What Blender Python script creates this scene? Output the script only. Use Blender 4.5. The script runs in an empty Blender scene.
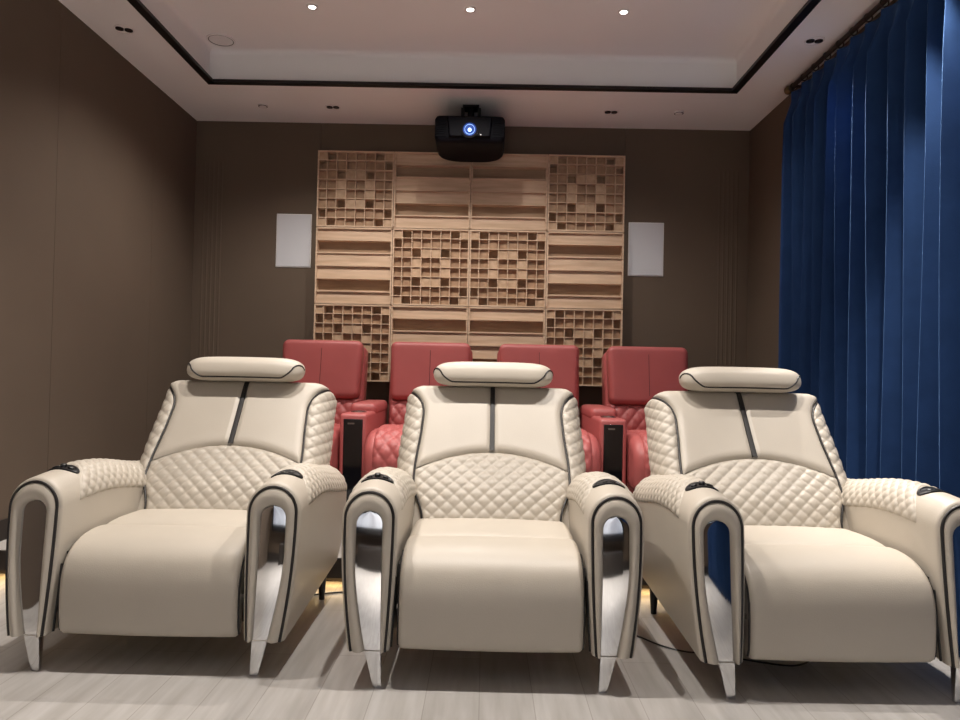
import bpy, math, random
from math import sin, cos, pi, sqrt, tan, radians as R
from mathutils import Vector, Matrix
random.seed(7)
scene = bpy.context.scene
col = scene.collection

# ------------------------------------------------------------------ camera, world, exposure
FPX = 712.0
cam_data = bpy.data.cameras.new('camera')
cam_data.sensor_fit = 'HORIZONTAL'; cam_data.sensor_width = 36.0
cam_data.lens = 36.0 * FPX / 960.0
cam_data.clip_start = 0.02
cam = bpy.data.objects.new('camera', cam_data); col.objects.link(cam)
cam.location = (0, 0, 1.0)
ROLL = R(1.2)
dx, dy = 6.0, 12.0                                   # where the room axis meets the frame, from its centre
ux = dx * cos(ROLL) + dy * sin(ROLL); uy = -dx * sin(ROLL) + dy * cos(ROLL)
cam.matrix_world = (Matrix.Translation((0, 0, 1.0)) @ Matrix.Rotation(math.atan(ux / FPX), 4, 'Z')
                    @ Matrix.Rotation(pi / 2 + math.atan(uy / FPX), 4, 'X') @ Matrix.Rotation(ROLL, 4, 'Z'))
scene.camera = cam
w = bpy.data.worlds.new('world'); scene.world = w; w.use_nodes = True
w.node_tree.nodes['Background'].inputs[0].default_value = (0.010, 0.011, 0.014, 1)
w.node_tree.nodes['Background'].inputs[1].default_value = 0.3
scene.view_settings.view_transform = 'Standard'; scene.view_settings.look = 'None'
scene.view_settings.gamma = 1.0; scene.view_settings.use_curve_mapping = False
scene.view_settings.exposure = 0.25
ROW_W = ((80, 70, 36), (112, 112, 112), (40, 40, 40), (210, 210, 210), (400, 400, 400))   # tray downlights, back row first; the last row is added fill
ROW_A = (132, 98, 40, 58, 70)          # their beam angles
WASH_W = 90.0          # soffit spots grazing the side walls
WARM = (1.0, 0.93, 0.86)

# ------------------------------------------------------------------ materials
def mat(name, base, rough=0.5, metal=0.0, bump=None, var=None, sheen=0.0, coat=0.0, spec=None, emis=None):
    m = bpy.data.materials.new(name); m.use_nodes = True
    nt = m.node_tree; b = nt.nodes['Principled BSDF']
    b.inputs['Base Color'].default_value = (*base, 1)
    b.inputs['Roughness'].default_value = rough; b.inputs['Metallic'].default_value = metal
    if spec is not None: b.inputs['Specular IOR Level'].default_value = spec
    if coat: b.inputs['Coat Weight'].default_value = coat; b.inputs['Coat Roughness'].default_value = 0.08
    if sheen:
        b.inputs['Sheen Weight'].default_value = sheen; b.inputs['Sheen Roughness'].default_value = 0.5
    tc = nt.nodes.new('ShaderNodeTexCoord')
    if var:                                           # (scale, amount)
        n = nt.nodes.new('ShaderNodeTexNoise'); n.inputs['Scale'].default_value = var[0]; n.inputs['Detail'].default_value = 4
        nt.links.new(tc.outputs['Object'], n.inputs['Vector'])
        r = nt.nodes.new('ShaderNodeValToRGB'); a = var[1]
        r.color_ramp.elements[0].position = 0.3; r.color_ramp.elements[1].position = 0.7
        r.color_ramp.elements[0].color = tuple(min(1, c * (1 - a)) for c in base) + (1,)
        r.color_ramp.elements[1].color = tuple(min(1, c * (1 + a)) for c in base) + (1,)
        nt.links.new(n.outputs['Fac'], r.inputs['Fac']); nt.links.new(r.outputs['Color'], b.inputs['Base Color'])
    if bump:                                          # (scale, strength, kind)
        if bump[2] == 'v':
            t = nt.nodes.new('ShaderNodeTexVoronoi'); o = t.outputs['Distance']
        else:
            t = nt.nodes.new('ShaderNodeTexNoise'); t.inputs['Detail'].default_value = 5; o = t.outputs['Fac']
        t.inputs['Scale'].default_value = bump[0]
        nt.links.new(tc.outputs['Object'], t.inputs['Vector'])
        bp = nt.nodes.new('ShaderNodeBump'); bp.inputs['Strength'].default_value = bump[1]; bp.inputs['Distance'].default_value = 0.002
        nt.links.new(o, bp.inputs['Height']); nt.links.new(bp.outputs['Normal'], b.inputs['Normal'])
    if emis:
        b.inputs['Emission Color'].default_value = (*emis[0], 1); b.inputs['Emission Strength'].default_value = emis[1]
    return m

def floor_material():
    m = bpy.data.materials.new('pale_grey_planks'); m.use_nodes = True; nt = m.node_tree; b = nt.nodes['Principled BSDF']
    tc = nt.nodes.new('ShaderNodeTexCoord'); mp = nt.nodes.new('ShaderNodeMapping')
    mp.inputs['Rotation'].default_value = (0, 0, pi / 2)
    nt.links.new(tc.outputs['Object'], mp.inputs['Vector'])
    br = nt.nodes.new('ShaderNodeTexBrick')
    br.inputs['Scale'].default_value = 1.0; br.inputs['Brick Width'].default_value = 1.25; br.inputs['Row Height'].default_value = 0.165
    br.inputs['Mortar Size'].default_value = 0.0016; br.inputs['Mortar Smooth'].default_value = 0.2
    br.inputs['Color1'].default_value = (0.47, 0.45, 0.43, 1); br.inputs['Color2'].default_value = (0.52, 0.50, 0.48, 1)
    br.inputs['Mortar'].default_value = (0.35, 0.325, 0.30, 1); br.offset = 0.37
    nt.links.new(mp.outputs['Vector'], br.inputs['Vector'])
    n = nt.nodes.new('ShaderNodeTexNoise'); n.inputs['Scale'].default_value = 3.0; n.inputs['Detail'].default_value = 8
    mp2 = nt.nodes.new('ShaderNodeMapping'); mp2.inputs['Scale'].default_value = (9, 0.9, 1)
    nt.links.new(tc.outputs['Object'], mp2.inputs['Vector']); nt.links.new(mp2.outputs['Vector'], n.inputs['Vector'])
    r = nt.nodes.new('ShaderNodeValToRGB')
    r.color_ramp.elements[0].position = 0.3; r.color_ramp.elements[0].color = (0.80, 0.79, 0.77, 1)
    r.color_ramp.elements[1].position = 0.7; r.color_ramp.elements[1].color = (1.05, 1.05, 1.05, 1)
    nt.links.new(n.outputs['Fac'], r.inputs['Fac'])
    mx = nt.nodes.new('ShaderNodeMixRGB'); mx.blend_type = 'MULTIPLY'; mx.inputs[0].default_value = 1
    nt.links.new(br.outputs['Color'], mx.inputs[1]); nt.links.new(r.outputs['Color'], mx.inputs[2])
    nt.links.new(mx.outputs['Color'], b.inputs['Base Color'])
    b.inputs['Roughness'].default_value = 0.36
    bp = nt.nodes.new('ShaderNodeBump'); bp.inputs['Strength'].default_value = 0.12; bp.inputs['Distance'].default_value = 0.002
    nt.links.new(n.outputs['Fac'], bp.inputs['Height']); nt.links.new(bp.outputs['Normal'], b.inputs['Normal'])
    return m

def wood_material(name, c1, c2, axis):
    m = bpy.data.materials.new(name); m.use_nodes = True; nt = m.node_tree; b = nt.nodes['Principled BSDF']
    tc = nt.nodes.new('ShaderNodeTexCoord'); mp = nt.nodes.new('ShaderNodeMapping')
    mp.inputs['Scale'].default_value = (2, 22, 22) if axis == 'x' else (14, 14, 14)
    nt.links.new(tc.outputs['Object'], mp.inputs['Vector'])
    n = nt.nodes.new('ShaderNodeTexNoise'); n.inputs['Scale'].default_value = 1.6; n.inputs['Detail'].default_value = 6
    nt.links.new(mp.outputs['Vector'], n.inputs['Vector'])
    r = nt.nodes.new('ShaderNodeValToRGB')
    r.color_ramp.elements[0].position = 0.32; r.color_ramp.elements[0].color = (*c1, 1)
    r.color_ramp.elements[1].position = 0.68; r.color_ramp.elements[1].color = (*c2, 1)
    nt.links.new(n.outputs['Fac'], r.inputs['Fac']); nt.links.new(r.outputs['Color'], b.inputs['Base Color'])
    b.inputs['Roughness'].default_value = 0.6
    return m

def screen_material():
    m = bpy.data.materials.new('lit_projection_screen'); m.use_nodes = True; nt = m.node_tree; b = nt.nodes['Principled BSDF']
    b.inputs['Base Color'].default_value = (0.6, 0.6, 0.62, 1)
    tc = nt.nodes.new('ShaderNodeTexCoord')
    n = nt.nodes.new('ShaderNodeTexNoise'); n.inputs['Scale'].default_value = 1.7; n.inputs['Detail'].default_value = 6
    nt.links.new(tc.outputs['Object'], n.inputs['Vector'])
    r = nt.nodes.new('ShaderNodeValToRGB')
    r.color_ramp.elements[0].position = 0.42; r.color_ramp.elements[0].color = (0.10, 0.17, 0.30, 1)
    r.color_ramp.elements[1].position = 0.60; r.color_ramp.elements[1].color = (0.75, 0.86, 1.0, 1)
    nt.links.new(n.outputs['Fac'], r.inputs['Fac']); nt.links.new(r.outputs['Color'], b.inputs['Emission Color'])
    b.inputs['Emission Strength'].default_value = 0.5
    return m

M = {}
M['cream'] = mat('cream_leather', (0.495, 0.445, 0.375), 0.42, bump=(260, 0.10, 'v'), var=(3, 0.03))
M['red'] = mat('red_leather', (0.42, 0.100, 0.096), 0.45, bump=(260, 0.10, 'v'), var=(4, 0.05))
M['piping'] = mat('black_piping', (0.010, 0.007, 0.006), 0.45, bump=(400, 0.2, 'n'))
M['stripe'] = mat('black_leather', (0.010, 0.008, 0.008), 0.55, bump=(300, 0.1, 'v'))
M['chrome'] = mat('polished_chrome', (0.66, 0.66, 0.665), 0.035, 1.0, var=(2, 0.01))
M['black_plastic'] = mat('black_plastic', (0.008, 0.008, 0.009), 0.35, bump=(60, 0.02, 'n'))
M['matte_black'] = mat('matte_black_plastic', (0.003, 0.003, 0.006), 0.6, bump=(90, 0.05, 'n'), spec=0.12)
M['gloss'] = mat('glossy_black_panel', (0.006, 0.006, 0.008), 0.07, coat=1.0, bump=(3, 0.02, 'n'))
M['steel'] = mat('brushed_steel', (0.55, 0.54, 0.52), 0.25, 1.0, bump=(80, 0.05, 'n'))
M['dark_wood'] = mat('dark_wood', (0.02, 0.014, 0.011), 0.5, bump=(40, 0.1, 'n'))
M['wall'] = mat('brown_wall_fabric', (0.124, 0.089, 0.0625), 0.85, bump=(420, 0.35, 'n'), var=(1.5, 0.06))
M['ceiling'] = mat('white_ceiling_paint', (0.88, 0.875, 0.875), 0.9, bump=(120, 0.05, 'n'), var=(1.2, 0.015))
M['trim'] = mat('black_metal_trim', (0.008, 0.006, 0.006), 0.4, 0.2, bump=(50, 0.02, 'n'))
M['floor'] = floor_material()
M['platform'] = mat('platform_board', (0.46, 0.43, 0.40), 0.5, var=(5, 0.06))
M['pine'] = wood_material('pine_slats', (0.53, 0.37, 0.245), (0.69, 0.51, 0.36), 'x')
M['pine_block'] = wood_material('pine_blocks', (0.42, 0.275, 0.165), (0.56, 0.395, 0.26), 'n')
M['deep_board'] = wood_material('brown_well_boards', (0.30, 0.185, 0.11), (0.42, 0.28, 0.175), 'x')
M['deep_block'] = wood_material('brown_cell_blocks', (0.28, 0.165, 0.095), (0.42, 0.27, 0.16), 'n')  # darker brown wood colour for the more recessed cells
M['velvet'] = mat('navy_velvet', (0.017, 0.043, 0.125), 0.7, sheen=0.35, bump=(300, 0.3, 'n'), var=(9, 0.10), spec=0.05)
bv = M['velvet'].node_tree.nodes['Principled BSDF']; bv.inputs['Sheen Tint'].default_value = (0.28, 0.55, 1.0, 1)
M['white_panel'] = mat('white_speaker_cloth', (0.62, 0.63, 0.66), 0.7, bump=(500, 0.2, 'n'))
M['white_plastic'] = mat('white_plastic', (0.80, 0.78, 0.77), 0.5, var=(3, 0.01))
M['brass'] = mat('aged_brass', (0.16, 0.11, 0.055), 0.4, 0.8, bump=(50, 0.05, 'n'))
M['lamp'] = mat('lamp_lens', (0.9, 0.9, 0.9), 0.3, emis=((1.0, 0.93, 0.85), 14.0), var=(2, 0.01))
M['led'] = mat('warm_led', (0.9, 0.8, 0.6), 0.4, emis=((1.0, 0.66, 0.28), 9.0), var=(2, 0.01))
M['beam'] = mat('projector_beam_glass', (0.5, 0.7, 1), 0.1, emis=((0.5, 0.75, 1.0), 3.0), var=(2, 0.01))
M['lens_rim'] = mat('lit_lens_rim', (0.3, 0.5, 0.9), 0.2, emis=((0.35, 0.6, 1.0), 0.7), var=(2, 0.01))
M['lens_blue'] = mat('coated_lens_glass', (0.02, 0.05, 0.22), 0.08, coat=1.0, emis=((0.03, 0.09, 0.42), 0.55), var=(2, 0.01))
M['screen'] = screen_material()

# ------------------------------------------------------------------ mesh helpers
class MB:
    def __init__(s): s.v = []; s.f = []; s.m = []; s.mi = 0
    def add(s, vs, fs):
        b = len(s.v); s.v += [tuple(p) for p in vs]; s.f += [tuple(i + b for i in f) for f in fs]; s.m += [s.mi] * len(fs)
        return s
    def grid(s, rows, close_u=False, close_v=False):   # rows of equal-length points
        n = len(rows); k = len(rows[0]); fs = []
        for i in range(n if close_v else n - 1):
            for j in range(k if close_u else k - 1):
                a = i * k + j; b = i * k + (j + 1) % k; c = ((i + 1) % n) * k + (j + 1) % k; d = ((i + 1) % n) * k + j
                fs.append((a, b, c, d))
        return s.add([p for r in rows for p in r], fs)
    def cap(s, ring):
        c = tuple(sum(p[i] for p in ring) / len(ring) for i in range(3)); n = len(ring)
        return s.add(list(ring) + [c], [(i, (i + 1) % n, n) for i in range(n)])
    def loft(s, rings, caps=True):
        s.grid(rings, close_u=True)
        if caps: s.cap(rings[0][::-1]); s.cap(rings[-1])
        return s
    def box(s, x0, x1, y0, y1, z0, z1):
        v = [(x0, y0, z0), (x1, y0, z0), (x1, y1, z0), (x0, y1, z0), (x0, y0, z1), (x1, y0, z1), (x1, y1, z1), (x0, y1, z1)]
        return s.add(v, [(0, 3, 2, 1), (4, 5, 6, 7), (0, 1, 5, 4), (1, 2, 6, 5), (2, 3, 7, 6), (3, 0, 4, 7)])
    def tube(s, pts, r, n=8, closed=False, r_end=None):
        pts = [Vector(p) for p in pts]; k = len(pts); rings = []
        up = None
        for i in range(k):
            a = pts[(i - 1) % k] if (i > 0 or closed) else pts[i]; b = pts[(i + 1) % k] if (i < k - 1 or closed) else pts[i]
            t = (b - a).normalized()
            if up is None:
                up = t.orthogonal().normalized()
            up = (up - t * up.dot(t)).normalized(); sd = t.cross(up)
            rr = r if r_end is None else r + (r_end - r) * i / (k - 1)
            rings.append([tuple(pts[i] + up * (rr * cos(2 * pi * q / n)) + sd * (rr * sin(2 * pi * q / n))) for q in range(n)])
        if closed: return s.grid(rings, close_u=True, close_v=True)
        return s.loft(rings)
    def disc(s, c, r, z0, z1, n=28, axis='z', r2=None):   # short cylinder / cone
        r2 = r if r2 is None else r2
        def P(q, rr, h):
            a, b = rr * cos(2 * pi * q / n), rr * sin(2 * pi * q / n)
            return (c[0] + a, c[1] + b, h) if axis == 'z' else (c[0] + a, h, c[1] + b)
        return s.loft([[P(q, r, z0) for q in range(n)], [P(q, r2, z1) for q in range(n)]])
    def ring(s, c, ro, ri, z0, z1, n=32, axis='z'):
        def P(q, rr, h):
            a, b = rr * cos(2 * pi * q / n), rr * sin(2 * pi * q / n)
            return (c[0] + a, c[1] + b, h) if axis == 'z' else (c[0] + a, h, c[1] + b)
        rows = [[P(q, rr, h) for q in range(n)] for rr, h in ((ro, z0), (ro, z1), (ri, z1), (ri, z0))]
        return s.grid(rows, close_u=True, close_v=True)
    def build(s, name, mats, parent=None, smooth=True, bevel=0.0, seg=2, angle=35, doubles=True):
        me = bpy.data.meshes.new(name); me.from_pydata(s.v, [], s.f)
        if not isinstance(mats, (list, tuple)): mats = [mats]
        for m in mats: me.materials.append(m)
        if len(mats) > 1:
            for p, i in zip(me.polygons, s.m): p.material_index = i
        import bmesh
        bm = bmesh.new(); bm.from_mesh(me)
        if doubles: bmesh.ops.remove_doubles(bm, verts=bm.verts, dist=1e-5)
        bmesh.ops.recalc_face_normals(bm, faces=bm.faces)
        bm.to_mesh(me); bm.free(); me.update()
        if smooth:
            me.polygons.foreach_set('use_smooth', [True] * len(me.polygons))
            me.set_sharp_from_angle(angle=R(angle))
        o = bpy.data.objects.new(name, me); col.objects.link(o)
        if parent: o.parent = parent
        if bevel:
            md = o.modifiers.new('bevel', 'BEVEL'); md.width = bevel; md.segments = seg; md.limit_method = 'ANGLE'; md.angle_limit = R(40)
        return o

def tag(o, label, cat, group=None):
    o['label'] = label; o['category'] = cat
    if group: o['group'] = group
    return o
def thing(name, label, cat, loc=(0, 0, 0), rz=0, group=None):
    o = bpy.data.objects.new(name, None); col.objects.link(o)
    o.empty_display_size = 0.05
    o.location = loc; o.rotation_euler = (0, 0, rz)
    return tag(o, label, cat, group)
def struct(o): o['kind'] = 'structure'; return o
def copy_tree(o, parent=None):
    c = o.copy(); col.objects.link(c)
    if parent: c.parent = parent
    for ch in list(o.children): copy_tree(ch, c)
    return c
def catmull(pts, n=5, closed=False):
    P = [Vector(p) for p in pts]; k = len(P); out = []
    for i in range(k if closed else k - 1):
        a = P[(i - 1) % k] if (closed or i > 0) else P[i]; b = P[i]; c = P[(i + 1) % k]; d = P[(i + 2) % k] if (closed or i + 2 < k) else c
        for q in range(n):
            t = q / n
            out.append(0.5 * ((2 * b) + (c - a) * t + (2 * a - 5 * b + 4 * c - d) * t * t + (3 * b - a - 3 * c + d) * t ** 3))
    if not closed: out.append(P[-1].copy())
    return out
def quilt(s, v, p, q):
    a = (s / p + v / q); b = (s / p - v / q)
    return (abs(sin(pi * a)) * abs(sin(pi * b))) ** 0.32
def edge_puff(d, r):
    d = max(0.0, min(1.0, d / r)); return sqrt(1 - (1 - d) ** 2)
def smooth01(t): t = max(0, min(1, t)); return t * t * (3 - 2 * t)

def sweep_x(mb, prof, W, r, n=7, crown=0.0):
    """A padded cushion: closed profile in (y, z) swept over x in [-W, W] with rolled edges of radius r."""
    P = [Vector((p[0], p[1])) for p in prof]; k = len(P)
    area = sum(P[i].x * P[(i + 1) % k].y - P[(i + 1) % k].x * P[i].y for i in range(k))
    sg = 1 if area > 0 else -1
    N = []
    for i in range(k):
        t = (P[(i + 1) % k] - P[i - 1]).normalized(); N.append(Vector((-t.y, t.x)) * sg)      # inward
    xs = []
    for i in range(n + 1):
        a = pi / 2 * i / n; xs.append((-W + r * (1 - sin(a)) if False else -W + r * (1 - cos(a)), r * (1 - sin(a))))
    mids = [(-W + r + (2 * W - 2 * r) * i / 12.0, 0.0) for i in range(1, 12)]
    allx = xs + mids + [(-x, e) for x, e in xs[::-1]]
    rings = []
    for x, e in allx:
        c = crown * (1 - (x / W) ** 2)
        rings.append([(x, P[i].x + N[i].x * (e - c), P[i].y + N[i].y * (e - c)) for i in range(k)])
    mb.loft(rings)
    return mb

# ------------------------------------------------------------------ room shell
XL, XR, YB, YF, ZC, ZT = -2.335, 2.041, 5.6, -2.7, 2.945, 3.175
PLY, PLZ = 3.26, 0.135
mb = MB().box(XL - 0.1, XR + 0.1, YF - 0.1, YB + 0.1, -0.1, 0.0); struct(mb.build('floor', M['floor'], smooth=False))
# fabric clad walls with vertical seams cut between the sheets
def wall_panels(mb, along, a0, a1, seams, face, depth, z0, z1, gap=0.0025):
    edges = [a0] + list(seams) + [a1]
    for i in range(len(edges) - 1):
        p = edges[i] + (gap / 2 if i else 0); q = edges[i + 1] - (gap / 2 if i < len(edges) - 2 else 0)
        lo, hi = min(face, face + depth), max(face, face + depth)
        if along == 'x': mb.box(p, q, lo, hi, z0, z1)
        else: mb.box(lo, hi, p, q, z0, z1)
    lo, hi = sorted((face + depth * 0.4, face + depth * 3))
    if along == 'x': mb.box(a0, a1, lo, hi, z0, z1)
    else: mb.box(lo, hi, a0, a1, z0, z1)
    return mb
mb = MB(); wall_panels(mb, 'y', YF, YB, [-1.7, -0.6, 0.5, 1.6, 2.7, 3.8, 4.9], XL, -0.03, 0, ZT + 0.1)
struct(mb.build('wall_left', M['wall'], smooth=False))
mb = MB(); wall_panels(mb, 'y', YF, YB, [-1.7, -0.6, 0.5, 1.6, 2.7, 3.8, 4.9], XR, 0.03, 0, ZT + 0.1)
struct(mb.build('wall_right', M['wall'], smooth=False))
mb = MB(); wall_panels(mb, 'x', XL, XR, [-1.345, 1.06], YB, 0.03, 0, ZT + 0.1)
for x0 in (XL + 0.07, XR - 0.23):
    for i in range(5):                                # the slim upright reeds in both corners
        x = x0 + 0.035 * i
        rows = []
        for z in (PLZ + 0.1, 2.62):
            rows.append([(x + 0.008 * cos(a), YB - 0.003 * sin(a), z) for a in [pi * q / 6 for q in range(7)]])
        mb.grid(rows)
struct(mb.build('wall_back', M['wall'], smooth=False))
mb = MB().box(XL, XR, YF - 0.1, YF, 0, ZT + 0.1); struct(mb.build('wall_front', M['wall'], smooth=False))
# tray ceiling
TX0, TX1, TY1, TY0 = -1.945, 1.67, 4.845, YF + 0.85
mb = MB().box(XL - 0.1, XR + 0.1, YF - 0.1, YB + 0.1, ZT, ZT + 0.1)
mb.box(XL - 0.1, TX0, YF - 0.1, YB + 0.1, ZC, ZT); mb.box(TX1, XR + 0.1, YF - 0.1, YB + 0.1, ZC, ZT)
mb.box(TX0, TX1, TY1, YB + 0.1, ZC, ZT); mb.box(TX0, TX1, YF - 0.1, TY0, ZC, ZT)
# soft cove fillet where the tray face meets its ceiling
rr = 0.035
for (ax, c, s, a0, a1) in (('y', TX0, 1, TY0, TY1), ('y', TX1, -1, TY0, TY1), ('x', TY1, -1, TX0, TX1), ('x', TY0, 1, TX0, TX1)):
    rows = []
    for t in (a0, a1):
        r_ = []
        for q in range(7):
            a = pi / 2 * q / 6
            u = c + s * rr * (1 - cos(a)); z = ZT - rr * (1 - sin(a))
            r_.append((u, t, z) if ax == 'y' else (t, u, z))
        rows.append(r_)
    mb.grid(rows)
struct(mb.build('ceiling', M['ceiling'], smooth=True, angle=50, doubles=False))
tw = 0.05
mb = MB(); t0 = 0.006
mb.box(TX0 - t0, TX0 + tw - t0, TY0, TY1, ZC - 0.008, ZC + 0.012); mb.box(TX1 - tw + t0, TX1 + t0, TY0, TY1, ZC - 0.008, ZC + 0.012)
mb.box(TX0 - t0, TX1 + t0, TY1 - tw + t0, TY1 + t0, ZC - 0.008, ZC + 0.012); mb.box(TX0 - t0, TX1 + t0, TY0 - t0, TY0 + tw - t0, ZC - 0.008, ZC + 0.012)
struct(mb.build('trim_1', M['trim'], smooth=False))
# raised platform of the rear row: top board with dark nosing, recessed riser
mb = MB(); mb.box(XL, XR, PLY + 0.012, YB, 0.05, PLZ); mb.mi = 1
mb.box(XL, XR, PLY, PLY + 0.012, 0.045, PLZ - 0.001); mb.box(XL, XR, PLY + 0.10, PLY + 0.14, 0, 0.05)
struct(mb.build('platform', [M['platform'], M['dark_wood']], smooth=False))
for nm, bx in (('baseboard_left', (XL, XL + 0.012, PLY, YB, PLZ, PLZ + 0.10)), ('baseboard_back', (XL, XR, YB - 0.012, YB, PLZ, PLZ + 0.10)),
               ('baseboard_right', (XR - 0.012, XR, PLY, YB, PLZ, PLZ + 0.10)), ('baseboard_front', (XL, XR, YF, YF + 0.012, 0, 0.10))):
    struct(MB().box(*bx).build(nm, M['dark_wood'], smooth=False))
mb = MB().box(XL + 0.02, XR - 0.02, PLY + 0.02, PLY + 0.045, 0.040, 0.0495)
tag(mb.build('led_strip', M['led'], smooth=False), 'warm glowing strip light under the lip of the low platform', 'light')

# ------------------------------------------------------------------ front of the room (seen only in the chrome)
sc_ = thing('projection_screen', 'wide bluish projection screen mirrored in the chrome of the armrests', 'screen', (-0.22, YF + 0.03, 1.3))
MB().box(-1.9, 1.9, -0.012, 0.012, -0.92, 0.92).build('screen_surface', M['screen'], sc_, smooth=False)
mb = MB(); mb.box(-1.97, 1.97, -0.02, 0.02, 0.92, 0.99); mb.box(-1.97, 1.97, -0.02, 0.02, -0.99, -0.92)
mb.box(-1.97, -1.9, -0.02, 0.02, -0.92, 0.92); mb.box(1.9, 1.97, -0.02, 0.02, -0.92, 0.92)
mb.build('frame', M['trim'], sc_, smooth=False)
cb = thing('low_cabinet', 'low dark cabinet under the screen mirrored in the chrome', 'cabinet', (0, YF + 0.25, 0))
MB().box(-1.6, 1.6, -0.2, 0.2, 0, 0.21).build('body', M['dark_wood'], cb, bevel=0.004)
for i in range(4): MB().box(-1.58 + i * 0.79, -0.81 + i * 0.79, 0.2, 0.218, 0.02, 0.19).build('door', M['dark_wood'], cb, bevel=0.003)

# ------------------------------------------------------------------ ceiling fittings
def spot_lamp(parent, loc, aim, W, ang, blend, color=WARM, rad=0.02):
    l = bpy.data.lights.new('spot', 'SPOT'); l.energy = W; l.spot_size = R(ang); l.spot_blend = blend; l.color = color; l.shadow_soft_size = rad
    o = bpy.data.objects.new('lamp_light', l); col.objects.link(o); o.parent = parent; o.location = loc
    o.rotation_euler = (Vector(aim) - Vector(loc)).to_track_quat('-Z', 'Y').to_euler()
def downlight(x, y, label, j, i):
    t = thing('downlight', label, 'ceiling light', (x, y, ZT), 0, 'small lit downlights in the tray ceiling')
    MB().ring((0, 0), 0.036, 0.021, -0.006, 0.0).build('trim_ring', M['white_plastic'], t)
    MB().disc((0, 0), 0.0205, -0.004, -0.001).build('lens', M['lamp'], t)
    spot_lamp(t, (0, 0, -0.03), (0, 0, -1), ROW_W[j][i], ROW_A[j], 0.6)
    return t
xs3 = (-1.09, -0.14, 0.78); names3 = ('left', 'middle', 'right')
for j, y in enumerate((4.235, 2.45, 0.9, -0.7, -1.6)):  # behind the camera: one row turned up, last one added, to bounce onto the ceiling
    for i, x in enumerate(xs3):
        if j == 0: lb = ('leftmost of the three small lit downlights above the projector', 'middle small lit downlight, straight above the projector', 'rightmost of the three small lit downlights above the projector')[i]
        else: lb = 'small lit downlight in the %s column, row %s nearer than those above the projector' % (names3[i], ('one', 'two', 'three', 'four (unseen, added to brighten the ceiling)', 'five')[j - 1])
        downlight(x, y, lb, j, i)
def twin_spot(x, y, label, rz=0, wash=None, ang=78, bl=0.35, W=None, off=0.0):
    t = thing('twin_spotlight', label, 'ceiling light', (x, y, ZC), rz, 'dark twin spotlights in the ceiling border')
    MB().ring((0, 0), 0.055, 0.050, -0.003, 0.0).build('trim_ring', M['white_plastic'], t)
    for s in (-1, 1):
        MB().disc((s * 0.024, 0), 0.0225, -0.006, -0.0005).build('lamp_cup', M['trim'], t)
        MB().disc((s * 0.024, 0), 0.008, -0.006, -0.003).build('bulb', M['brass'], t)
    if wash: spot_lamp(t, (off, 0, -0.03), wash, W or WASH_W, ang, bl)
twin_spot(-2.14, 4.08, 'dark twin spotlight near the left wall', pi / 8)
twin_spot(1.85, 4.08, 'dark twin spotlight beside the blue curtain top', 0, (0.12, -0.95, -1.75), 46, 0.7, 200, -0.10)
twin_spot(-1.178, 5.25, 'dark twin spotlight above the wood panels left of the projector', 0.0)
twin_spot(0.886, 5.25, 'dark twin spotlight above the wood panels right of the projector', 0.0)
twin_spot(-2.14, 2.55, 'twin spotlight nearer the camera washing the left wall', pi / 8, (-0.38, 0.0, -1), 72, 0.5)
twin_spot(1.73, 2.95, 'twin spotlight nearer the camera washing the curtain', -pi / 8, (0.10, 0.0, -1), 56, 0.7, 130)
twin_spot(-2.14, 1.05, 'twin spotlight above the camera near the left wall', pi / 8, (-0.45, -0.1, -1), 60, 0.5)
def sensor(x, y, label):
    t = thing('smoke_detector', label, 'detector', (x, y, ZC), 0, 'small white round detectors')
    MB().disc((0, 0), 0.034, -0.010, 0.0, r2=0.036).build('base', M['white_plastic'], t)
    MB().ring((0, 0), 0.033, 0.028, -0.0125, -0.010).build('gap', M['trim'], t)  # black ring put in for the shadow line round the cover
    MB().disc((0, 0), 0.024, -0.018, -0.010, r2=0.028).build('cover', M['white_plastic'], t)
sensor(-1.695, 5.235, 'small white round detector on the ceiling border, left of the projector')
sensor(1.382, 5.23, 'small white round detector on the ceiling border, right of the projector')
t = thing('ceiling_speaker', 'large round white speaker in the back left corner of the raised ceiling', 'speaker', (-1.81, 4.69, ZT))
MB().ring((0, 0), 0.092, 0.082, -0.008, 0.0).build('rim', M['white_plastic'], t)
MB().disc((0, 0), 0.0815, -0.005, -0.001).build('grille', M['white_plastic'], t)
mbs = MB().ring((0, 0), 0.0835, 0.0765, -0.0065, -0.0055); mbs.build('gap', M['trim'], t)

# ------------------------------------------------------------------ projector
pj = thing('projector', 'black ceiling projector with a glowing blue lens', 'projector', (-0.15, 4.985, 2.615))
def plan(z, grow, rr=0.13, n=8):
    W, D = 0.248 + grow, 0.495 + grow
    pts = []
    for (cx, cy, a0, r) in ((W - rr, D - rr, 0, rr), (-W + rr, D - rr, 90, rr), (-W + 0.03, 0.03 - grow, 180, 0.03), (W - 0.03, 0.03 - grow, 270, 0.03)):
        for q in range(n + 1):
            a = R(a0 + 90 * q / n)
            pts.append((cx + r * cos(a), cy + r * sin(a) + (0.02 * (1 - ((cx + r * cos(a)) / W) ** 2) if a0 < 180 else 0), z))
    return pts
MB().loft([plan(0.0, -0.035), plan(0.006, -0.018), plan(0.02, -0.006), plan(0.04, 0), plan(0.165, 0), plan(0.187, -0.01), plan(0.195, -0.03)]).build('body', M['matte_black'], pj, angle=60)
mb = MB()                                            # the angled centre fascia
fr = [(-0.15, 0.03), (0.15, 0.03), (0.165, 0.18), (-0.165, 0.18)]
mb.loft([[(x, 0.01, z) for x, z in fr], [(x * 0.93, -0.022, 0.1 + (z - 0.1) * 0.88) for x, z in fr]]).build('front_fascia', M['matte_black'], pj, smooth=False, bevel=0.004)
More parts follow.
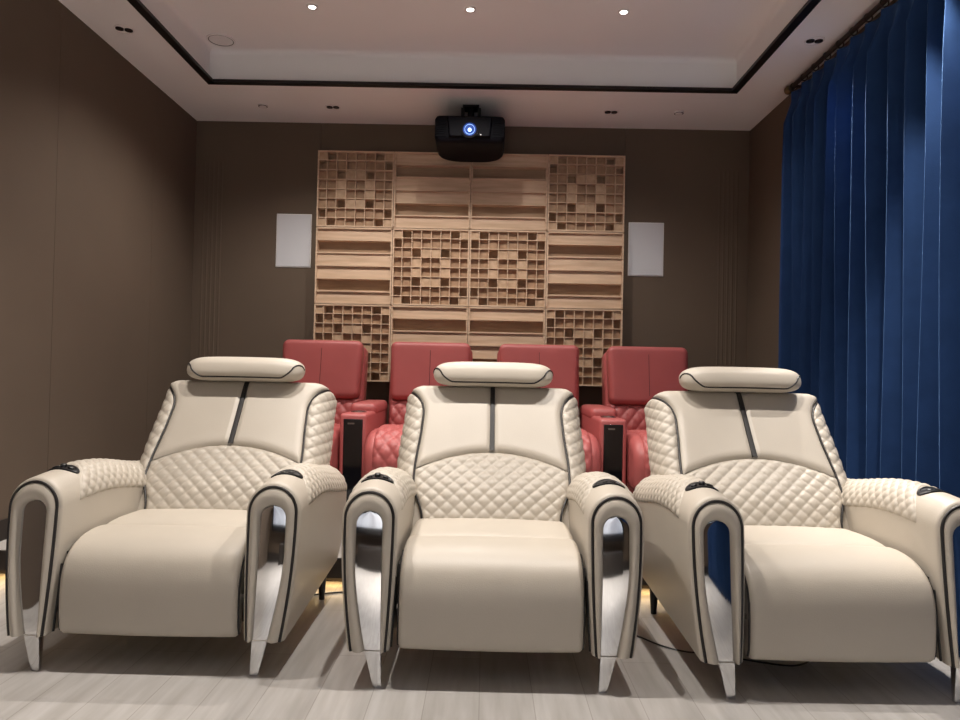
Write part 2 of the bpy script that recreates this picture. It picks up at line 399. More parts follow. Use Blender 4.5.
for s in (-1, 1):
    for k in range(7): MB().box(min(s * 0.165, s * 0.242), max(s * 0.165, s * 0.242), -0.006, 0.004, 0.04 + k * 0.016, 0.048 + k * 0.016).build('vent_slat', M['matte_black'], pj, smooth=False)
lz = 0.082
MB().ring((0, lz), 0.062, 0.047, -0.034, -0.018, axis='y').build('lens_ring', M['matte_black'], pj)
ln = MB().disc((0, lz), 0.047, -0.026, -0.018, axis='y').build('lens', M['lens_blue'], pj)
MB().ring((0, lz), 0.036, 0.033, -0.030, -0.024, axis='y').build('lens_rim', M['lens_rim'], ln)
MB().disc((0, lz - 0.004), 0.012, -0.031, -0.024, axis='y').build('light_source', M['beam'], ln)
for x, zz in ((0.052, 0.055), (0.078, 0.045)): MB().disc((x, zz), 0.005, -0.030, -0.018, axis='y', n=12).build('indicator', M['white_panel'], pj)
mb = MB(); mb.box(-0.10, 0.10, 0.14, 0.32, 0.194, 0.206); mb.tube([(0, 0.23, 0.196), (0, 0.23, ZC - 2.615)], 0.024, 14); mb.box(-0.06, 0.06, 0.17, 0.29, ZC - 2.615 - 0.012, ZC - 2.615)
for s in (-1, 1): mb.box(s * 0.06 - 0.012, s * 0.06 + 0.012, 0.20, 0.26, 0.204, ZC - 2.615 - 0.012)
mb.build('mounting_bracket', M['trim'], pj, smooth=False)

# ------------------------------------------------------------------ wood diffuser panels on the back wall
CELLS = ['LDmmMmDL', 'DMmMmmMD', 'mmDLLDmm', 'MMLMMLMM', 'MMLMMLMM', 'mmDLLDmm', 'DMmmMmMD', 'LDmMMmDL']
DEP = {'L': 0.014, 'm': 0.026, 'M': 0.036, 'D': 0.080}
PS, PT = 0.598, 0.10
def grid_panel():
    t = thing('diffuser_panel', '', 'acoustic panel', group='square grid diffusers')
    c = PS / 8; fin = 0.006
    mb = MB(); g = MB()
    h = PS / 2 - 0.002
    for a, b in ((-h, -h + 0.011), (h - 0.011, h)):
        mb.box(a, b, 0, PT, -h, h); mb.box(-h + 0.011, h - 0.011, 0, PT, a, b)
    mb.box(-h + 0.011, h - 0.011, PT - 0.008, PT, -h + 0.011, h - 0.011)
    for i in range(1, 8):
        p = -PS / 2 + i * c
        g.box(p - fin / 2, p + fin / 2, 0.003, PT - 0.008, -h + 0.011, h - 0.011)
        g.box(-h + 0.011, h - 0.011, 0.003, PT - 0.008, p - fin / 2, p + fin / 2)
    b = MB()
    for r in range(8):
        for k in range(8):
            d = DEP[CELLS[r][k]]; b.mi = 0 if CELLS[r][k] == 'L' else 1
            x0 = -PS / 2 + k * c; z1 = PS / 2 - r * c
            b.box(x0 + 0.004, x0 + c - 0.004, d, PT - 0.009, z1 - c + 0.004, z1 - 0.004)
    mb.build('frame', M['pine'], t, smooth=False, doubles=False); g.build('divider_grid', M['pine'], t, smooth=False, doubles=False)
    b.build('depth_blocks', [M['pine_block'], M['deep_block']], t, smooth=False, doubles=False)
    return t
def slat_panel():
    t = thing('slatted_diffuser_panel', '', 'acoustic panel', group='slatted well diffusers')
    mb = MB(); h = PS / 2 - 0.002
    for a, b in ((-h, -h + 0.012), (h - 0.012, h)):
        mb.box(a, b, 0, PT, -h, h); mb.box(-h, h, 0, PT, a, b)
    mb.box(-h, h, PT - 0.008, PT, -h, h)
    mb.build('frame', M['pine'], t, smooth=False, doubles=False)
    s = MB(); w_ = MB(); c = PS / 6
    for i in range(1, 6):
        z = PS / 2 - i * c; s.box(-h + 0.01, h - 0.01, 0.002, PT - 0.008, z - 0.005, z + 0.005)
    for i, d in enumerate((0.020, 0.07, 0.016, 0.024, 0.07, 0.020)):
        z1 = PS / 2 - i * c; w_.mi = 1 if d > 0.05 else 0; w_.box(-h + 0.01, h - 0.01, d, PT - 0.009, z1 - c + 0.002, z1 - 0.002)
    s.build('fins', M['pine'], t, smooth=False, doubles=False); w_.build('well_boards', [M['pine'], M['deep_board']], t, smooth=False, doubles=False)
    return t
gp = sp_ = None
colx = [-1.344 + PS * (i + 0.5) for i in range(4)]
rowz = [2.700 - PS * (j + 0.5) for j in range(3)]
GRIDC = {(0, 0), (0, 3), (1, 1), (1, 2), (2, 0), (2, 3)}
PL = {(0, 0): 'square grid wood diffuser at the top left corner of the wood wall', (0, 3): 'square grid wood diffuser at the top right corner of the wood wall',
      (1, 1): 'square grid wood diffuser at the centre of the wood wall, left one of the pair', (1, 2): 'square grid wood diffuser at the centre of the wood wall, right one of the pair',
      (2, 0): 'square grid wood diffuser at the bottom left of the wood wall behind the red seats', (2, 3): 'square grid wood diffuser at the bottom right of the wood wall behind the red seats',
      (0, 1): 'slatted wood diffuser in the top row, left of and behind the projector', (0, 2): 'slatted wood diffuser in the top row, right of and behind the projector',
      (1, 0): 'slatted wood diffuser beside the left white wall speaker', (1, 3): 'slatted wood diffuser beside the right white wall speaker',
      (2, 1): 'slatted wood diffuser in the bottom row, above the second red seat from the left', (2, 2): 'slatted wood diffuser in the bottom row, above the third red seat from the left'}
for j in range(3):
    for i in range(4):
        if (j, i) in GRIDC:
            o = gp = grid_panel() if gp is None else copy_tree(gp)
        else:
            o = sp_ = slat_panel() if sp_ is None else copy_tree(sp_)
        o['label'] = PL[(j, i)]; o.location = (colx[i], YB - PT, rowz[j])
def wall_speaker(x, z, label):
    t = thing('wall_speaker', label, 'speaker', (x, YB, z), 0, 'white wall speakers beside the wood panels')
    MB().box(-0.139, 0.139, -0.008, 0, -0.212, 0.212).build('frame', M['white_plastic'], t, bevel=0.003)
    MB().box(-0.132, 0.132, -0.012, -0.008, -0.205, 0.205).build('grille', M['white_panel'], t, bevel=0.002)
wall_speaker(-1.54, 2.005, 'flat white rectangular wall speaker left of the wood panels')
wall_speaker(1.237, 1.99, 'flat white rectangular wall speaker right of the wood panels')

# ------------------------------------------------------------------ curtain and rod
CX, CY0, CY1, CZ = 1.955, -2.3, 4.62, 2.862
per = 0.150
ct = thing('curtain', 'floor length navy blue velvet curtain in deep pleats on the right wall', 'curtain', (CX, 0, 0))
rows = []
zs = [2.857, 2.84, 2.80, 2.75, 2.66, 2.4, 2.0, 1.5, 1.0, 0.6, 0.3, None]
ny = int((CY1 - CY0) / per * 16)
for z in zs:
    row = []
    for k in range(ny + 1):
        y = CY0 + (CY1 - CY0) * k / ny; ph = (y - CY0) / per
        zz = z if z is not None else (0.02 if y < PLY - 0.06 else PLZ + 0.02)
        top = smooth01((2.86 - zz) / 0.24)
        i_ = math.floor(ph); amp = 0.072 * (0.88 + 0.3 * abs(sin(i_ * 12.9898)))
        w1 = sin(2 * pi * ph); f = ph - i_
        tri = w1 * (1 - 0.25 * w1 * w1) + 0.16 * sin(4 * pi * ph + 0.6)
        pinch = -abs(sin(pi * ph)) ** 0.6 * 0.04 + 0.02
        x = (1 - top) * pinch + top * amp * tri
        x += 0.008 * sin(1.7 * zz + 3 * i_) * top
        sway = 0.012 * sin(ph * 0.9 + zz * 1.3) * top
        yy = y + sway + 0.018 * top * cos(2 * pi * ph)
        row.append((-x, yy, zz))
    rows.append(row)
dense = []
for i in range(len(rows) - 1):
    n = 4
    for q in range(n):
        t_ = q / n
        dense.append([tuple(a[c] * (1 - t_) + b[c] * t_ for c in range(3)) for a, b in zip(rows[i], rows[i + 1])])
dense.append(rows[-1])
o = MB().grid(dense).build('drape', M['velvet'], ct, angle=80)
sm = o.modifiers.new('thickness', 'SOLIDIFY'); sm.thickness = 0.004
rod = thing('curtain_rod', 'dark curtain rod with a round brass finial under the right ceiling edge', 'curtain rod', (CX, 0, CZ + 0.035))
MB().tube([(0, CY0 - 0.1, 0), (0, CY1 + 0.03, 0)], 0.014, 12).build('rod', M['dark_wood'], rod)
mb = MB(); rows = []
for i in range(11):
    a = pi * i / 10; r_ = max(0.0005, 0.030 * sin(a)); rows.append([(r_ * cos(2 * pi * q / 16), CY1 + 0.055 - 0.030 * cos(a), r_ * sin(2 * pi * q / 16)) for q in range(16)])
mb.loft(rows).build('finial', M['brass'], rod)
for y in (CY0 + 0.05, 1.2, 2.9, CY1 - 0.01):
    mb = MB(); mb.box(-0.008, 0.085, y - 0.008, y + 0.008, -0.006, 0.006); mb.ring((0, 0), 0.02, 0.013, y - 0.009, y + 0.009, axis='y'); mb.build('bracket', M['dark_wood'], rod)
for k in range(int((CY1 - CY0) / per) + 1):
    y = CY0 + per * k
    MB().ring((0, -0.008), 0.024, 0.019, y - 0.003, y + 0.003, n=16, axis='y').build('ring', M['dark_wood'], rod)

# ------------------------------------------------------------------ cream recliner
LA = 0.86; AA = 0.090; AC = 0.396; ZB = 0.115
def arm_section(y):
    z0 = 0.618 + 0.018 * sin(pi * min(1, y / 0.55)) if y < 0.275 else 0.636 - 0.060 * smooth01((y - 0.275) / 0.55)
    A, zt = AA, z0; rf = 0.014
    if y < rf:
        s = rf - sqrt(max(0, rf * rf - (rf - y) ** 2)); A -= s; zt -= s
    rb = 0.11
    if y > LA - rb:
        e = y - (LA - rb); zt -= (rb - sqrt(max(0, rb * rb - e * e))) * 0.8
    rb = 0.04
    if y > LA - rb:
        e = y - (LA - rb); A -= (rb - sqrt(max(0, rb * rb - e * e))) * 0.8
    return A, zt, ZB + 0.05 * y / LA
NS, NA = 14, 33
def arm_outline(y, inset=0.0):
    A, zt, zb = arm_section(y); A -= inset; zt -= inset
    va = A * 1.08; zc = zt - va; P = []
    def tap(z): return ((zc - z) / (zc - zb)) ** 2 if z < zc else 0
    for i in range(NS):
        z = zb + (zc - zb) * i / NS; P.append((-A + 0.014 * tap(z), z))
    for i in range(NA):
        a = pi - pi * i / (NA - 1); P.append((A * cos(a), zc + va * sin(a)))
    for i in range(NS):
        z = zc - (zc - zb) * (i + 1) / NS; P.append((A - 0.034 * tap(z), z))
    return P
def lean(y, z): return max(0.0, z - 0.12) * 0.098 * (1 - y / LA)
def arm_pt(sg, o, y, z): return (sg * (AC + o), y + lean(y, z), z)
def chrome_outline():
    zc = 0.5025; r = 0.0415; P = []
    def inn(z):
        return -0.0415 - 0.012 * ((zc - z) / zc) ** 1.8
    def out(z):
        t = (zc - z) / zc; return 0.0415 - 0.002 * t - 0.068 * max(0, (t - 0.25) / 0.75) ** 1.45
    for i in range(NS):
        z = ZB + (zc - ZB) * i / NS; P.append((inn(z), z))
    for i in range(NA):
        a = pi - pi * i / (NA - 1); P.append((r * cos(a), zc + r * sin(a)))
    for i in range(NS):
        z = zc - (zc - ZB) * (i + 1) / NS; P.append((out(z), z))
    return P, inn, out, zc, r

def make_cream():
    root = thing('recliner_chair', '', 'armchair', group='cream leather recliners in the front row')
    cr = M['cream']
    # ---- dark under-frame
    mb = MB().box(-0.30, 0.30, 0.12, 0.78, 0.17, 0.27); mb.box(-0.255, 0.255, 0.10, 0.75, 0.27, 0.355)
    for s in (-1, 1): mb.box(min(s * 0.292, s * 0.304), max(s * 0.292, s * 0.304), 0.075, 0.6, 0.15, 0.37)
    mb.build('under_frame', M['black_plastic'], root, smooth=False)
    # ---- seat and leg rest
    prof = catmull([(0.66, 0.385), (0.56, 0.418), (0.44, 0.426), (0.34, 0.426), (0.27, 0.416), (0.245, 0.385), (0.26, 0.355), (0.45, 0.352), (0.64, 0.352)], 5, True)
    sweep_x(MB(), prof, 0.294, 0.025, crown=0.008).build('seat_cushion', cr, root, angle=70)
    prof = catmull([(0.31, 0.395), (0.27, 0.418), (0.20, 0.422), (0.13, 0.412), (0.078, 0.390), (0.040, 0.356), (0.020, 0.312), (0.012, 0.260), (0.010, 0.205), (0.013, 0.150), (0.022, 0.122), (0.045, 0.112), (0.07, 0.125), (0.078, 0.2), (0.085, 0.29), (0.13, 0.345), (0.23, 0.365)], 5, True)
    lr = sweep_x(MB(), prof, 0.2945, 0.018, crown=0.004).build('leg_rest', cr, root, angle=70)
    for s in (-1, 1):
        MB().box(min(s * 0.295, s * 0.302), max(s * 0.295, s * 0.302), 0.045, 0.06, 0.235, 0.25).build('hinge', M['steel'], lr, smooth=False)
    edge = catmull([(0.120, 0.409), (0.078, 0.390), (0.040, 0.356), (0.020, 0.312), (0.012, 0.260), (0.010, 0.205), (0.013, 0.150), (0.022, 0.124)], 5)
    for s in (-1, 1):
        MB().tube([(s * 0.2945, p[0] + 0.014, p[1] - 0.010 * (p[1] > 0.3)) for p in edge], 0.0042, 8).build('piping', M['piping'], lr)
    # ---- armrests
    CP, inn, out, zc, r = chrome_outline()
    for sg in (-1, 1):
        ys = [0, 0.002, 0.005, 0.009, 0.014, 0.03, 0.06] + [0.1 + 0.04 * i for i in range(17)] + [0.77, 0.79, 0.805, 0.82, 0.832, 0.842, 0.85, 0.856, LA]
        mb = MB(); rows = [[arm_pt(sg, o_, y, z) for o_, z in arm_outline(y)] for y in ys]
        mb.grid(rows); mb.cap(rows[-1])
        bot = [(row[0], row[-1]) for row in rows]; mb.grid([[a for a, b in bot], [b for a, b in bot]])
        OP = arm_outline(0); rows = []                # padded horseshoe round the chrome
        for k in range(11):
            q = k / 10; row = []
            for (o0, z0), (o1, z1) in zip(OP, CP):
                row.append(arm_pt(sg, o0 + (o1 - o0) * q, -0.016 * sin(pi * q) ** 0.8 + 0.012 * smooth01((q - 0.85) / 0.15), z0 + (z1 - z0) * q))
            rows.append(row)
        mb.grid(rows)
        arm = mb.build('armrest', cr, root, angle=50)
        # gathered stitches are modelled as the padded, quilted top
        yq0, yq1 = 0.205, 0.825; nu, nv = 84, 140
        rows = []
        a0, a1 = R(-4), R(184)
        for j in range(nv + 1):
            row = []
            for i in range(nu + 1):
                a = a1 + (a0 - a1) * i / nu
                yq0 = 0.208 - 0.10 * abs(cos(a)) ** 1.5
                y = yq0 + (yq1 - yq0) * j / nv
                A, zt, zb = arm_section(y); va = A * 1.08; zcc = zt - va
                s = (a - pi / 2) * A * 1.05
                d = min((a - a0), (a1 - a)) * A; dv = min(y - yq0, yq1 - y)
                e = edge_puff(d, 0.022) * edge_puff(dv, 0.03)
                h = -0.003 + e * (0.003 + 0.0085 * quilt(s, y, 0.048, 0.048))
                row.append(arm_pt(sg, (A + h) * cos(a), y, zcc + (va + h) * sin(a) if sin(a) > 0 else zcc + A * sin(a)))
            rows.append(row)
        MB().grid(rows).build('quilted_pad', cr, arm, angle=80)
        # piping along the arch, and on the inner edge
        O2 = arm_outline(0.0, -0.001)
        MB().tube([arm_pt(sg, o_, -0.002, z) for o_, z in O2], 0.0050, 8).build('piping', M['piping'], arm)
        A, zt, zb = arm_section(0.03)
        pts = [arm_pt(sg, -A - 0.0005 + 0.014 * ((0.53 - z) / 0.42) ** 2, 0.035, z) for z in [0.118 + (0.335 - 0.118) * i / 16 for i in range(17)]]
        MB().tube(pts, 0.0050, 8).build('piping', M['piping'], arm)
        # control panel set across the top of the arm
        cy, hw, hl = 0.155, 0.055, 0.034
        A, zt, zb = arm_section(cy); va = A * 1.08; zcc = zt - va
        def top_pt(o_, y, h):
            A, zt, zb = arm_section(y); va = A * 1.08; a = math.acos(max(-1, min(1, o_ / A)))
            return arm_pt(sg, (A + h) * cos(a), y, zt - va + (va + h) * sin(a))
        rings = []
        for k, (sc, h) in enumerate(((1.0, -0.004), (1.0, 0.003), (0.96, 0.005), (0.80, 0.005), (0.76, 0.0025), (0.3, 0.002))):
            rings.append([top_pt(hw * sc * cos(2 * pi * q / 32), cy + hl * sc * sin(2 * pi * q / 32), h) for q in range(32)])
        cp = MB().loft(rings).build('control_panel', M['black_plastic'], arm, angle=40)
        n_b = 3 if sg < 0 else 2
        for b in range(n_b):
            ox = (b - (n_b - 1) / 2) * 0.026
            hh = 0.014 if (sg < 0 and b == 1) else (0.009 if sg < 0 else 0.005)
            MB().loft([[top_pt(ox + 0.010 * rr_ * cos(2 * pi * q / 16), cy + 0.012 * rr_ * sin(2 * pi * q / 16), h) for q in range(16)] for rr_, h in ((1, 0.001), (1, hh * 0.8), (0.75, hh))]).build('button', M['black_plastic'], cp)
        # chrome tusk leg: mirror plate in the arch running down to the floor
        rings = []
        zz = [0.0 + 0.003 * 0] + [0.5025 * (i / 40) for i in range(1, 41)]
        for z in zz:
            a, b = inn(z), out(z); th = 0.028 if z < ZB else 0.014
            th = 0.012 + 0.016 * min(1, z / ZB) if z < ZB else th
            fr_ = [(a + (b - a) * i / 8, 0.006 - 0.0012 * (1 - (2 * i / 8 - 1) ** 2)) for i in range(9)]
            rings.append([(sg * (AC + o_), y + lean(0, z) - 0.0 , z) for o_, y in fr_] + [(sg * (AC + o_), 0.006 + th + lean(0, z), z) for o_ in (b, (a + b) / 2, a)])
        for i in range(1, 13):
            an = pi / 2 * i / 12 * 0.995; z = zc + r * sin(an); hw_ = r * cos(an)
            fr_ = [(-hw_ + 2 * hw_ * k / 8, 0.006 - 0.0012 * (1 - (2 * k / 8 - 1) ** 2)) for k in range(9)]
            rings.append([(sg * (AC + o_), y + lean(0, z), z) for o_, y in fr_] + [(sg * (AC + o_), 0.02 + lean(0, z), z) for o_ in (hw_, 0, -hw_)])
        MB().loft(rings).build('chrome_leg', M['chrome'], root, angle=40)['label'] = 'polished chrome tusk shaped front leg'
        # rear leg
        MB().disc((sg * AC, 0.79), 0.012, 0.0, 0.17, n=16, r2=0.024).build('rear_leg', M['black_plastic'], root)
    # ---- backrest
    th = R(36); y0, z0 = 0.57, 0.42
    def BP(u, v, n): return (u, y0 + v * sin(th) - n * cos(th), z0 + v * cos(th) + n * sin(th))
    VT = 0.655; W0, EA, EB = 0.325, 0.075, 0.14
    arc = [0]; NQ = 24
    for q in range(NQ):
        a = pi / 2 * (q + 0.5) / NQ; arc.append(arc[-1] + pi / 2 / NQ * sqrt((EA * cos(a)) ** 2 + (EB * sin(a)) ** 2))
    SE = W0 + arc[-1]
    def sec(s):                                        # arc length across the back -> (u, n, normal)
        sg = 1 if s >= 0 else -1; s = abs(s)
        if s <= W0: return sg * s, 0.0, (0.0, 1.0)
        t = min(s - W0, arc[-1]); i = min(NQ - 1, next((k for k in range(NQ) if arc[k + 1] >= t - 1e-9), NQ - 1))
        a = pi / 2 * (i + (t - arc[i]) / max(1e-9, arc[i + 1] - arc[i])) / NQ
        nx, nn = sin(a) / EA, cos(a) / EB; L = sqrt(nx * nx + nn * nn)
        return sg * (W0 + EA * sin(a)), -EB * (1 - cos(a)), (sg * nx / L, nn / L)
    def wsc(v):                                        # width scale over height
        k = 0.955 + 0.045 * smooth01((v + 0.02) / 0.2); k -= 0.035 * smooth01((v - 0.3) / 0.3)
        rc = 0.05
        if v > VT - rc: e = min(rc, v - (VT - rc)); k -= (rc - sqrt(max(0, rc * rc - e * e))) / 0.4
        return k
    def vdrop(v):
        rc = 0.055
        if v > VT - rc: e = min(rc, v - (VT - rc)); return -(rc - sqrt(max(0, rc * rc - e * e)))
        return 0.0
    def bulge(u, v):                                   # lumbar swells forward
        return 0.028 * math.exp(-((v - 0.10) / 0.13) ** 2) * (1 - (u / 0.42) ** 2) + 0.006 * (1 - (u / 0.42) ** 2)
    def SP(s, v, h):
        u, n, nm = sec(s); k = wsc(v)
        return BP((u + nm[0] * h) * k, v, n + nm[1] * h + vdrop(v) + bulge(u, v) * (1 if abs(u) < 0.42 else 0))
    vs = [-0.10, -0.05, 0, 0.05, 0.1, 0.15, 0.2, 0.25, 0.3, 0.35, 0.4, 0.45, 0.50, 0.53, 0.55, 0.575, 0.595, 0.61, 0.622, 0.632, 0.641, 0.648, 0.652, VT]
    ss = [-SE + 2 * SE * i / 60 for i in range(61)]
    rows = []
    for v in vs:
        row = [SP(s, v, -0.006) for s in ss]
        k = wsc(v); Wd = (W0 + EA) * k; back = -0.20 - 0.0 * v
        row += [BP(Wd - 0.006, v, -0.16 + vdrop(v) * 0), BP(Wd - 0.05, v, back), BP(0, v, back), BP(-Wd + 0.05, v, back), BP(-Wd + 0.006, v, -0.16)]
        rows.append(row)
    back = MB().loft(rows).build('backrest', cr, root, angle=50)
    SPIPE = 0.318
    def pipe_s(v):
        return 0.285 + 0.033 * smooth01((v + 0.02) / 0.17) - 0.012 * smooth01((v - 0.2) / 0.2) + 0.085 * max(0, (v - 0.47) / 0.15) ** 2.2
    def arc_v(s): return 0.296 - 0.088 * (s / SPIPE) ** 2
    def patch(sl, sr, vb, vt, hf, nu, nv):
        rows = []
        for j in range(nv + 1):
            row = []
            for i in range(nu + 1):
                a, b = i / nu, j / nv
                # boundary map
                vmid = vb(0) + (vt(0) - vb(0)) * b; s = sl(vmid) + (sr(vmid) - sl(vmid)) * a
                v = vb(s) + (vt(s) - vb(s)) * b; s = sl(v) + (sr(v) - sl(v)) * a
                d = min(s - sl(v), sr(v) - s, v - vb(s), vt(s) - v)
                row.append(SP(s, v, hf(s, v, max(0, d))))
            rows.append(row)
        return MB().grid(rows)
    VTOP = 0.647
    def h_up(s, v, d):
        g = smooth01((abs(s) - 0.008) / 0.012)
        return -0.006 + edge_puff(d, 0.035) * 0.020 * (0.45 + 0.55 * g)
    patch(lambda v: -pipe_s(v), pipe_s, arc_v, lambda s: VTOP, h_up, 60, 34).build('upper_panel', cr, back, angle=80)
    def h_lum(s, v, d): return -0.006 + edge_puff(d, 0.03) * (0.010 + 0.009 * quilt(s, v, 0.061, 0.057))
    patch(lambda v: -pipe_s(v), pipe_s, lambda s: -0.03, arc_v, h_lum, 130, 68).build('lumbar_panel', cr, back, angle=80)
    for sg in (-1, 1):
        f = (lambda v: pipe_s(v)) if sg > 0 else (lambda v: -SE + 0.004)
        g = (lambda v: SE - 0.004) if sg > 0 else (lambda v: -pipe_s(v))
        def h_w(s, v, d): return -0.004 + edge_puff(d, 0.02) * (0.006 + 0.008 * quilt(s, v, 0.066, 0.056))
        patch(f, g, lambda s: 0.10, lambda s: 0.640, h_w, 40, 110).build('side_wing', cr, back, angle=80)
        pts = [SP(sg * pipe_s(v), v, 0.003) for v in [-0.02 + (0.643 + 0.02) * i / 48 for i in range(49)]]
        MB().tube(pts, 0.0046, 8).build('piping', M['piping'], back)
    rows = []
    for i in range(25):
        v = arc_v(0) + 0.002 + (VTOP - arc_v(0) - 0.004) * i / 24
        rows.append([SP(q, v, h) for q, h in ((-0.0105, 0.0), (-0.0095, 0.0115), (0, 0.0125), (0.0095, 0.0115), (0.0105, 0.0))])
    MB().grid(rows).build('centre_stripe', M['stripe'], back, angle=50)['label'] = 'black leather stripe'
    # ---- headrest pillow
    hc = Vector((0, 0.917, 0.986)); ht = R(20)
    def HP(x, a, rr_):                                 # a: angle round the pillow (0 = front), rr_: scale
        return x, a
    def hs(lx, ly, lz):                                # local -> chair, tipped back
        return (hc.x + lx, hc.y + ly * cos(ht) + lz * sin(ht), hc.z - ly * sin(ht) * 0.35 + lz * cos(ht))
    def hp(u, a, k=1.0):
        """u in [-1, 1] along the width, a around it"""
        e = (1 - abs(u) ** 7) ** (1 / 2.2)
        ca, sa = cos(a), sin(a)
        sy = math.copysign(abs(ca) ** 0.8, ca); sz = math.copysign(abs(sa) ** 0.75, sa)
        return hs(0.264 * u, -0.085 * sy * e * k, 0.057 * sz * e * k + 0.004 * (1 - u * u))
    us = [math.copysign(1 - (1 - abs(t)) ** 2.2, t) for t in [-1 + 2 * i / 60 for i in range(61)]]; us[0], us[-1] = -0.9999, 0.9999
    head = MB().loft([[hp(u, 2 * pi * q / 36) for q in range(36)] for u in us]).build('headrest', cr, root, angle=80)
    pts = [hp(u, -0.80 + 1.7 * max(0, (abs(u) - 0.66) / 0.34) ** 1.4, 1.01) for u in us[1:-1]]
    MB().tube(pts, 0.0036, 8).build('piping', M['piping'], head)
    for s in (-1, 1): MB().tube([(s * 0.12, 1.0, 0.84), (s * 0.12, 0.955, 0.96)], 0.008, 10).build('headrest_post', M['steel'], head)
    return root
cream = make_cream()
cream.location = (-1.088, 2.31, 0)
cream['label'] = 'cream leather recliner nearest the left wall'
c2 = copy_tree(cream); c2.location = (0.032, 2.25, 0); c2.rotation_euler = (0, 0, R(0.0)); c2['label'] = 'cream leather recliner in the middle of the front row'
c3 = copy_tree(cream); c3.location = (1.138, 2.235, 0); c3.rotation_euler = (0, 0, R(1.2)); c3['label'] = 'cream leather recliner in front of the blue curtain'

# ------------------------------------------------------------------ red recliners on the platform
def rbox(mb, x0, x1, y0, y1, z0, z1, r, n=4):
    """box with all edges rounded (superellipsoid style loft over z)"""
    def ringp(z, e):
        pts = []
        for (cx, cy, a0) in ((x1 - r, y1 - r, 0), (x0 + r, y1 - r, 90), (x0 + r, y0 + r, 180), (x1 - r, y0 + r, 270)):
            for q in range(n + 1):
                a = R(a0 + 90 * q / n); pts.append((cx + (r - e) * cos(a), cy + (r - e) * sin(a), z))
        return pts
    rings = []
    for i in range(n + 1):
        a = pi / 2 * i / n; rings.append(ringp(z0 + r * (1 - sin(a)), r * (1 - cos(a))))
    rings = rings[::-1]
    for i in range(n + 1):
        a = pi / 2 * i / n; rings.append(ringp(z1 - r * (1 - sin(a)), r * (1 - cos(a))))
    return mb.loft(rings)
def red_arm(parent, xc):
    rd = M['red']
    arm = rbox(MB(), xc - 0.078, xc + 0.078, 0.0, 0.86, 0.02, 0.615, 0.02).build('armrest', rd, parent, angle=60)
    MB().box(xc - 0.054, xc + 0.054, -0.006, 0.004, 0.06, 0.585).build('front_panel', M['gloss'], arm, bevel=0.004)
    MB().box(xc - 0.03, xc + 0.008, -0.008, -0.005, 0.556, 0.565).build('badge', M['steel'], arm, smooth=False)
    rbox(MB(), xc - 0.082, xc + 0.082, 0.30, 0.84, 0.58, 0.662, 0.035, 6).build('arm_pad', rd, arm, angle=70)
    cup = MB().ring((xc, 0.17), 0.046, 0.036, 0.612, 0.622).build('cup_holder', M['steel'], arm)
    MB().disc((xc, 0.17), 0.036, 0.613, 0.617).build('cup_well', M['black_plastic'], cup)
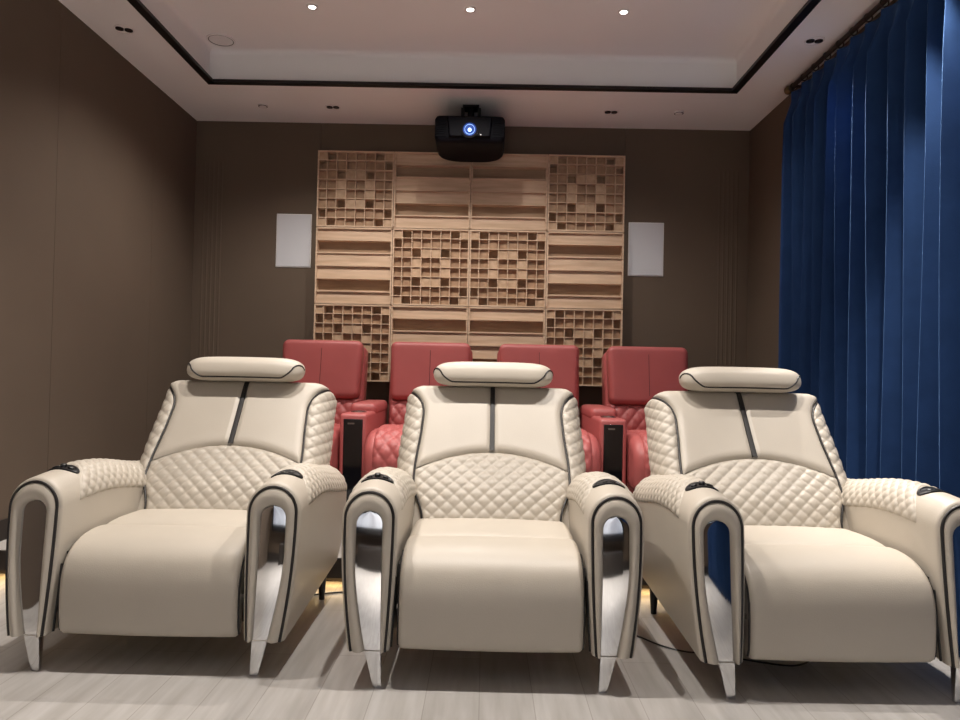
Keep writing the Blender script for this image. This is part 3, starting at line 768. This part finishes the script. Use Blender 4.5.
def make_red(right_arm=False):
    root = thing('red_recliner', '', 'armchair', group='red leather recliners on the platform')
    rd = M['red']
    MB().box(-0.27, 0.27, 0.10, 0.85, 0.0, 0.30).build('base', rd, root, smooth=False, bevel=0.01)
    prof = catmull([(0.90, 0.44), (0.70, 0.475), (0.42, 0.502), (0.14, 0.528), (-0.04, 0.522), (-0.145, 0.465), (-0.175, 0.38), (-0.165, 0.29), (-0.12, 0.235), (0.05, 0.24), (0.55, 0.28), (0.88, 0.30)], 5, True)
    seat = sweep_x(MB(), prof, 0.280, 0.05, crown=0.006).build('seat_cushion', rd, root, angle=70)
    # quilted middle of the seat wrapping over its front
    line = [Vector(p) for p in catmull([(0.72, 0.476), (0.42, 0.509), (0.14, 0.535), (-0.045, 0.530), (-0.153, 0.468), (-0.183, 0.38), (-0.173, 0.29)], 14)]
    d = [0]
    for i in range(1, len(line)): d.append(d[-1] + (line[i] - line[i - 1]).length)
    rows = []
    for i, p in enumerate(line):
        t_ = (line[min(i + 1, len(line) - 1)] - line[max(i - 1, 0)]).normalized(); nr = Vector((t_.y, -t_.x))
        if nr.y < 0 and nr.x > 0: nr = -nr
        row = []
        for k in range(57):
            x = -0.225 + 0.45 * k / 56
            e = edge_puff(min(0.225 - abs(x), d[i], d[-1] - d[i]), 0.025)
            h = -0.006 + e * (0.006 + 0.015 * quilt(x, d[i], 0.078, 0.10))
            sgn = 1
            row.append((x, p.x - abs(nr.x) * h if True else 0, p.y + max(nr.y, -nr.y) * h))
        rows.append(row)
    MB().grid(rows).build('quilted_panel', rd, seat, angle=80)
    # back: shell, lumbar and pillow
    th = R(10); y0, z0 = 0.74, 0.42
    def BP(u, v, n): return (u, y0 + v * sin(th) - n * cos(th), z0 + v * cos(th) + n * sin(th))
    def slab(name, W, v0, v1, n0, n1, r, parent, taper=0.0):
        mb = MB(); rings = []; k = 6
        def ring(n_, e):
            pts = []
            for (cx, cv, a0) in ((W - r, v1 - r, 0), (-W + r, v1 - r, 90), (-W + r, v0 + r, 180), (W - r, v0 + r, 270)):
                for q in range(k + 1):
                    a = R(a0 + 90 * q / k); u = cx + (r - e) * cos(a) if e < r else cx - (e - r) * math.copysign(1, cx); v = cv + (r - e) * sin(a) if e < r else cv - (e - r) * (1 if cv > (v0 + v1) / 2 else -1)
                    pts.append(BP(u * (1 - taper * (v1 - v) / (v1 - v0)), v, n_))
            return pts
        for i in range(k + 1):
            a = pi / 2 * i / k; rings.append(ring(n0 + r * 0.8 * (1 - sin(a)), r * 0.8 * (1 - cos(a))))
        rings = rings[::-1]
        for i in range(k + 1):
            a = pi / 2 * i / k; rings.append(ring(n1 - r * 0.8 * (1 - sin(a)), r * 0.8 * (1 - cos(a))))
        for q in (0.08, 0.16): rings.append(ring(n1, r * 0.8 + (v1 - v0) * q))
        return mb.loft(rings).build(name, rd, parent, angle=70)
    back = slab('backrest', 0.280, -0.12, 0.625, -0.16, -0.02, 0.04, root)
    pil = slab('head_panel', 0.272, 0.245, 0.64, -0.05, 0.075, 0.045, back, 0.05)
    MB().tube([BP(0.0, v, 0.0745) for v in [0.30 + 0.02 * i for i in range(15)]], 0.0016, 6).build('seam', M['piping'], pil)
    rows = []
    for j in range(41):
        v = -0.02 + 0.275 * j / 40; row = []
        for i in range(73):
            u = -0.268 + 0.536 * i / 72
            e = edge_puff(min(0.268 - abs(u), v + 0.02, 0.255 - v), 0.03)
            row.append(BP(u, v, -0.03 + e * (0.055 + 0.016 * quilt(u, v, 0.078, 0.10)) + 0.03 * sin(pi * j / 40)))
        rows.append(row)
    MB().grid(rows).build('lumbar_panel', rd, back, angle=80)
    red_arm(root, -0.365)
    if right_arm: red_arm(root, 0.365)
    return root
xs4 = [-1.105, -0.375, 0.355, 1.085]
lb4 = ['red leather recliner far left on the platform, behind the left cream chair', 'red leather recliner second from the left, behind the middle cream chair',
       'red leather recliner third from the left, behind the middle cream chair', 'red leather recliner far right on the platform, behind the right cream chair']
r0 = make_red()
for i in range(3):
    o = r0 if i == 0 else copy_tree(r0)
    o.location = (xs4[i] - 0.0, 4.0, PLZ); o['label'] = lb4[i]
r3 = make_red(True); r3.location = (xs4[3], 4.0, PLZ); r3['label'] = lb4[3]

# ------------------------------------------------------------------ cords on the floor
def cord(pts, label):
    o = MB().tube([tuple(p) for p in catmull(pts, 8)], 0.0035, 6).build('power_cord', M['black_plastic'])
    tag(o, label, 'cord')
cord([(0.40, 2.88, 0.004), (0.52, 2.80, 0.004), (0.60, 2.74, 0.004), (0.66, 2.66, 0.004), (0.74, 2.60, 0.004), (0.85, 2.58, 0.004), (0.98, 2.52, 0.004), (1.1, 2.5, 0.004), (1.2, 2.6, 0.004), (1.25, 2.85, 0.004)],
     'thin black cord on the floor between the middle and right cream chairs')
cord([(-0.95, 2.95, 0.004), (-0.80, 3.10, 0.004), (-0.66, 3.18, 0.004), (-0.5, 3.2, 0.004), (-0.3, 3.12, 0.004), (-0.2, 2.9, 0.004)],
     'thin black cord on the floor between the left and middle cream chairs')
